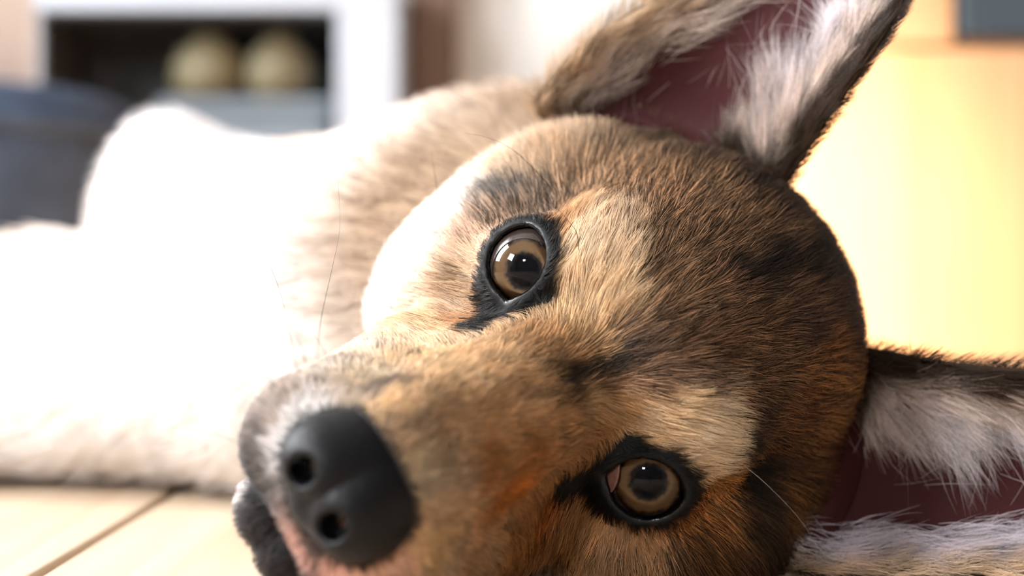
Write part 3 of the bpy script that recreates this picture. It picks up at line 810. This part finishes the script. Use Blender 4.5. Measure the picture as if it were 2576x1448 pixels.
def make_ear(med, lat, cup, label, side, mlim=0.24, llim=0.80, ldens=0.5, lcol=(190, 174, 160), shade=0.15):
    NU, NV = 60, 40
    M = resample(med, NU); Lt = resample(lat, NU)
    u = np.linspace(0, 1, NU); v = np.linspace(0, 1, NV)
    mid = 0.5 * (M + Lt); wv = Lt - M; w = np.linalg.norm(wv, axis=1)
    axis = np.gradient(mid, axis=0); axis /= np.linalg.norm(axis, axis=1)[:, None]
    wn_ = wv / (w[:, None] + 1e-6)
    back = np.cross(axis, wn_); back /= np.linalg.norm(back, axis=1)[:, None] + 1e-9
    back *= np.sign(back[:, 1])[:, None]
    ctrl = mid + back * (w * cup * (1 - 0.35 * u) * (0.10 + 0.90 * smooth(u, 0.04, 0.34)))[:, None]
    S = ((1 - v) ** 2)[None, :, None] * M[:, None] + (2 * v * (1 - v))[None, :, None] * ctrl[:, None] + (v ** 2)[None, :, None] * Lt[:, None]
    du = np.gradient(S, axis=0); dv = np.gradient(S, axis=1)
    N = np.cross(du, dv); N /= np.linalg.norm(N, axis=2)[:, :, None] + 1e-12
    flip = np.sign((N * back[:, None]).sum()) ; N = -N * flip            # towards the opening
    th = 0.0022 * (1 - 0.6 * np.abs(2 * v - 1) ** 4)[None, :, None]
    O = S - N * th
    V = np.concatenate([S.reshape(-1, 3), O.reshape(-1, 3)])
    idx = np.arange(NU * NV).reshape(NU, NV)
    q = np.stack([idx[:-1, :-1], idx[1:, :-1], idx[1:, 1:], idx[:-1, 1:]], -1).reshape(-1, 4)
    q2 = q[:, ::-1] + NU * NV
    rim = []
    for line in (idx[:, 0], idx[:, -1][::-1], idx[-1, :], idx[0, ::-1]):
        rim.append(np.stack([line[:-1], line[:-1] + NU * NV, line[1:] + NU * NV, line[1:]], 1))
    F = np.concatenate([q, q2] + rim)
    U = np.repeat(u[:, None], NV, 1); VV = np.repeat(v[None], NU, 0)
    # skin: purplish inside, shade of the canal darkened into the colour
    canal = np.exp(-(np.maximum(U - 0.10, 0) / shade) ** 2 - ((VV - 0.5) / 0.28) ** 2)[:, :, None]
    inner = lin((66, 33, 35)) * (1 - canal) + lin((58, 26, 26)) * canal
    cc = np.concatenate([inner.reshape(-1, 3), np.tile(lin((60, 46, 34)), (NU * NV, 1))])
    rimk = np.maximum(1 - smooth(VV, 0.03, 0.14), smooth(VV, 0.93, 1.0)).reshape(-1, 1)
    cc[:NU * NV] = cc[:NU * NV] * (1 - rimk) + rimk * lin((58, 44, 32))
    me = mesh_from("ear", V, F); point_colour(me, "coat", cc)
    ear = link("ear", me, m_ear, dog); ear["label"] = label
    if QUICK: return ear
    # hair on the inside
    def pick(n, dens):
        k = rng.random((n * 6, 2)); d = dens(k[:, 0], k[:, 1]); k = k[rng.random(len(k)) < d][:n]
        fu, fv = k[:, 0] * (NU - 1), k[:, 1] * (NV - 1)
        i, j = np.minimum(fu.astype(int), NU - 2), np.minimum(fv.astype(int), NV - 2)
        s_, t_ = (fu - i)[:, None], (fv - j)[:, None]
        g = lambda A: (A[i, j] * (1 - s_) + A[i + 1, j] * s_) * (1 - t_) + (A[i, j + 1] * (1 - s_) + A[i + 1, j + 1] * s_) * t_
        return k[:, 0], k[:, 1], g(S), g(N), g(du / (np.linalg.norm(du, axis=2)[:, :, None] + 1e-9)), g(dv / (np.linalg.norm(dv, axis=2)[:, :, None] + 1e-9)), g(O)
    dens = lambda a, c: np.clip((1 - smooth(c, mlim - 0.07, mlim + 0.07)) + ldens * smooth(c, llim - 0.08, llim + 0.12) + 0.001, 0, 1)
    a, c, p, n_, tu, tv, _ = pick(17000, dens)
    medial = 1 - smooth(c, 0.45, 0.55)
    flow = tu * 0.8 + tv * (0.7 * medial * smooth(c, 0.05, 0.2) + 0.1 * (1 - medial))[:, None] + 0.25 * n_
    ln = np.where(medial > 0.5, 0.016 - 0.006 * smooth(c, 0.25, 0.0), 0.011) * (0.75 + 0.5 * smooth(a, 0.05, 0.4))
    edge = 1 - smooth(c, 0.06, 0.13)
    edge2 = 1 - smooth(c, 0.11, 0.20)
    white = lin((224, 218, 222)) * np.ones((len(a), 3))
    basec = np.maximum(1 - smooth(a, 0.2, 0.5), 0.8 * edge2)
    white = white * (1 - 0.7 * basec[:, None]) + lin((215, 178, 132)) * 0.7 * basec[:, None]
    tanc = lin(lcol) * (1 - smooth(c, 0.84, 0.97))[:, None] + lin((198, 166, 126)) * smooth(c, 0.84, 0.97)[:, None]
    cl = white * medial[:, None] + tanc * (1 - medial)[:, None]
    edge = np.maximum(edge, 1 - smooth(a + 0.25 * c, 0.26, 0.38))
    cl = cl * (1 - edge[:, None]) + lin((54, 40, 28)) * edge[:, None]
    cl = lighten(cl) * rng.lognormal(0, 0.16, len(a))[:, None]
    cl = np.where((rng.random(len(a)) < 0.05)[:, None], cl * 0.35, cl)
    fur_object("ear_hair", p, n_, flow, ln, cl, ear, m_earfur, lift=0.38, K=7, radius=6e-5, clump=0.7, cell=0.0035, jit=0.22, coh=0.40, freq=420, curl=0.22, clumpvar=0.25)
    # loose curly wisps over the white lining
    a, c, p, n_, tu, tv, _ = pick(200, lambda a, c: (1 - smooth(c, mlim, mlim + 0.1)) * smooth(c, 0.08, 0.2) * smooth(a, 0.2, 0.4))
    fur_object("ear_hair", p, n_, tu * 0.8 + tv * 0.8, 0.020 * np.ones(len(a)), lin((226, 220, 224)) * np.ones((len(a), 3)), ear, m_earfur, lift=0.6, K=9, radius=3.6e-5, clump=0.2, jit=0.2, coh=0.5, freq=420, curl=0.5)
    # short coat on the outside and round the rim
    a, c, p, n_, tu, tv, po = pick(22000, lambda a, c: np.clip(0.35 + (1 - smooth(c, 0.0, 0.12)) + smooth(c, 0.9, 1.0), 0, 1))
    edge = np.maximum(1 - smooth(c, 0.0, 0.10), smooth(c, 0.92, 1.0))
    nn_ = -n_
    outw = np.where(c < 0.5, -1.0, 1.0)[:, None] * tv
    flow = tu + outw * (0.75 * edge)[:, None]
    dark = lin((46, 36, 28)) * (1 - smooth(c, 0.45, 0.8))[:, None] + lin((208, 180, 142)) * smooth(c, 0.45, 0.8)[:, None]
    mot = smooth(coherent(p, 160, 21)[:, 0], -0.2, 0.8)[:, None]
    dark = dark * (1 - 0.5 * mot) + lin((128, 90, 50)) * 0.5 * mot
    dark = lighten(dark) * rng.lognormal(0, 0.25, len(a))[:, None]
    fur_object("outer_coat", po, nn_, flow, 0.0070 + 0.002 * smooth(c, 0.85, 1.0), dark, ear, m_fur, lift=0.3, K=5, radius=6e-5, clump=0.3)
    return ear

UP_MED = [at(1830, 700, .420), at(1900, 560, .40), at(1968, 470, .388), at(2060, 325, .376), at(2150, 190, .368), at(2246, 40, .366), at(2330, -150, .370), at(2375, -340, .385)]
UP_LAT = [at(1450, 500, .44), at(1370, 330, .43), at(1345, 262, .418), at(1400, 180, .412), at(1480, 100, .408), at(1640, 0, .402), at(1900, -150, .396), at(2375, -340, .385)]
make_ear(UP_MED, UP_LAT, 0.55, "pricked ear with white hair inside and a dark rim", -1)
LO_MED = [at(1950, 1000, .42), at(2090, 900, .405), at(2150, 872, .390), at(2300, 898, .376), at(2450, 922, .370), at(2650, 940, .370), at(2850, 1000, .375), at(3000, 1130, .385)]
LO_LAT = [at(1780, 1300, .40), at(1975, 1405, .380), at(2010, 1438, .364), at(2200, 1446, .360), at(2400, 1446, .357), at(2600, 1430, .358), at(2800, 1340, .368), at(3000, 1130, .385)]
make_ear(LO_MED, LO_LAT, 0.50, "ear resting on the floor, pale hair lining a dusky pink cup", 1, mlim=0.24, llim=0.78, ldens=0.9, lcol=(204, 198, 210), shade=1.3)

# ---- fur of the head and body
if not QUICK:
    wv_ = h2w(hv); wn_h = hdir(hn)
    fc = wv_[hf].mean(1); fn_ = wn_h[hf].mean(1)
    view = fc - np.array([0, 0, CAM_H]); view /= np.linalg.norm(view, axis=1)[:, None]
    facing = -(fn_ * view).sum(1)
    hc_ = hv[hf].mean(1)
    wgt = 0.25 + 0.75 * smooth(facing, -0.45, -0.1)
    wgt *= 1 + 0.5 * smooth(hc_[:, 2], 2.0, -2.0)
    N_HEAD = 230000
    p, n_ = sample_surface(hv, hf, hn, N_HEAD, wgt)
    o, lx, ly = lid_distance(p)
    keep = (o > 0.10) & (nose_sdf(p.astype(np.float32)) > -0.02)
    p, n_, o, lx, ly = p[keep], n_[keep], o[keep], lx[keep], ly[keep]
    q = mirror(p); sgn = np.sign(p[:, :1])
    # lie of the coat: away from the nose, fanning over the brow, away from the lids
    k = smooth(p[:, 2], 0.5, 5.0)[:, None]
    src = k * np.array([0, -2.4, 9.5]) + (1 - k) * np.array([0, 0.5, 1.4])
    flow = p - src; flow /= np.linalg.norm(flow, axis=1)[:, None]
    ec = EYE_C * np.concatenate([sgn, np.ones((len(p), 2))], 1) + 0.6 * EYE_AX * np.concatenate([sgn, np.ones((len(p), 2))], 1)
    er = p - ec; ed = np.linalg.norm(er, axis=1); er /= ed[:, None]
    flow = flow + er * (1.6 * np.exp(-np.clip(o, 0, 9) / 0.7))[:, None]
    ln = 0.40 + 0.35 * smooth(p[:, 2], 6.0, 1.5) + 0.50 * smooth(p[:, 2], 0.0, -3.5) + 0.45 * smooth(q[:, 0], 4.0, 6.0) + 0.2 * smooth(p[:, 1], -2.5, -5) * smooth(p[:, 2], 2, -2)
    ln *= 0.35 + 0.65 * smooth(o, 0.05, 0.9)
    ln *= 0.55 + 0.45 * smooth(nose_sdf(p.astype(np.float32)), 0.0, 0.8)
    lift = 0.30 + 0.12 * smooth(p[:, 2], 0.0, -4.0)
    c = coat_colour(p)
    lum = c @ np.array([0.3, 0.6, 0.1])
    gz = smooth(lum, 0.32, 0.16) * smooth(lum, 0.015, 0.05) * smooth(p[:, 2], 3.0, 0.5)              # brindled zones: mixed dark and pale hairs
    r = rng.random(len(p))
    mul = rng.lognormal(0, 0.14, len(p))
    mul = np.where(r < 0.26 * gz, mul * 0.16, mul)
    mul = np.where(r > 1 - 0.40 * gz, mul * 2.3, mul)
    mul = np.where((r > 0.5) & (r < 0.54), mul * 0.45, mul)
    mul *= 1 - 0.16 * gz
    tip = np.where(rng.random(len(p)) < 0.35 * gz, 1.0, 0.0)
    cc = lighten(c) * mul[:, None]
    fur_object("fur", h2w(p), hdir(n_), hdir(flow), ln * 0.01, cc, dog, m_fur, lift=lift, K=7, radius=6.2e-5, clump=0.6, cell=0.0026, tipdark=tip, coh=0.26, clumpvar=0.2)
    # body coat
    p, n_ = sample_surface(bv, bf, bn, 40000)
    flow = np.tile(np.array([-0.5, 1.0, -0.1]), (len(p), 1)); leg = (p[:, 0] < -0.16) & (p[:, 1] < 0.68)
    flow[leg] = (-1, 0.1, -0.1)
    cc = lighten(body_colour(p)) * rng.lognormal(0, 0.12, len(p))[:, None]
    fur_object("body_coat", p, n_, flow, 0.018 * np.ones(len(p)), cc, dog, m_fur, lift=0.4, K=5, radius=1.6e-4, clump=0.4, cell=0.008, freq=200, clumpvar=0.07)


# ---- whiskers and long brow hairs, each a thin tapering tube
def tube(name, pts, r0, seg=6, n=26):
    P = resample(pts, n); T = np.gradient(P, axis=0); T /= np.linalg.norm(T, axis=1)[:, None]
    A = np.cross(T, [0.3, 0.2, 0.9]); A /= np.linalg.norm(A, axis=1)[:, None]; B = np.cross(T, A)
    v = []; f = []
    for i in range(n):
        r = r0 * (1 - 0.85 * (i / (n - 1)) ** 1.5)
        for k in range(seg):
            a = 2 * math.pi * k / seg; v.append(P[i] + r * (math.cos(a) * A[i] + math.sin(a) * B[i]))
    for i in range(n - 1):
        for k in range(seg):
            f.append((i * seg + k, i * seg + (k + 1) % seg, (i + 1) * seg + (k + 1) % seg, (i + 1) * seg + k))
    return mesh_from(name, v, f)

m_whisk = plain("whisker_dark", (0.03, 0.025, 0.022), 0.4, 0.4)
m_whisk_pale = plain("whisker_pale", (0.35, 0.3, 0.27), 0.4, 0.4)
WHISKERS = [
    ([(747, 930, .293), (728, 830, .318), (700, 720, .332), (655, 615, .342)], 0), ([(797, 903, .294), (808, 800, .322), (832, 690, .336), (855, 570, .344), (850, 450, .350)], 0),
    ([(827, 903, .294), (797, 852, .312), (758, 815, .325)], 0), ([(650, 1002, .286), (560, 967, .300), (470, 960, .312), (385, 990, .32)], 0),
    ([(612, 1117, .284), (540, 1092, .310), (465, 1078, .330)], 0), ([(697, 972, .292), (672, 950, .292), (630, 940, .293)], 0),
    ([(876, 890, .303), (886, 760, .306), (890, 650, .310)], 1), ([(632, 1035, .286), (560, 1022, .288), (480, 1032, .290)], 1),
    ([(1392, 476, .372), (1300, 384, .366), (1230, 347, .362), (1170, 335, .36)], 0), ([(1456, 660, .338), (1452, 590, .334), (1425, 550, .334), (1385, 505, .336)], 0),
    ([(1105, 515, .385), (1095, 445, .382), (1085, 380, .38)], 0), ([(1795, 1115, .338), (1920, 1210, .332), (2030, 1330, .330), (2062, 1425, .330)], 1),
    ([(545, 1242, .29), (505, 1258, .288), (470, 1280, .286)], 1), ([(690, 960, .292), (660, 900, .293), (600, 850, .296)], 1), ([(770, 915, .297), (757, 870, .298), (735, 820, .30)], 0)]
for pts, pale in WHISKERS:
    link("whisker", tube("whisker", [at(*q) for q in pts], 1e-4 if not pale else 3.5e-5), m_whisk_pale if pale else m_whisk, dog)
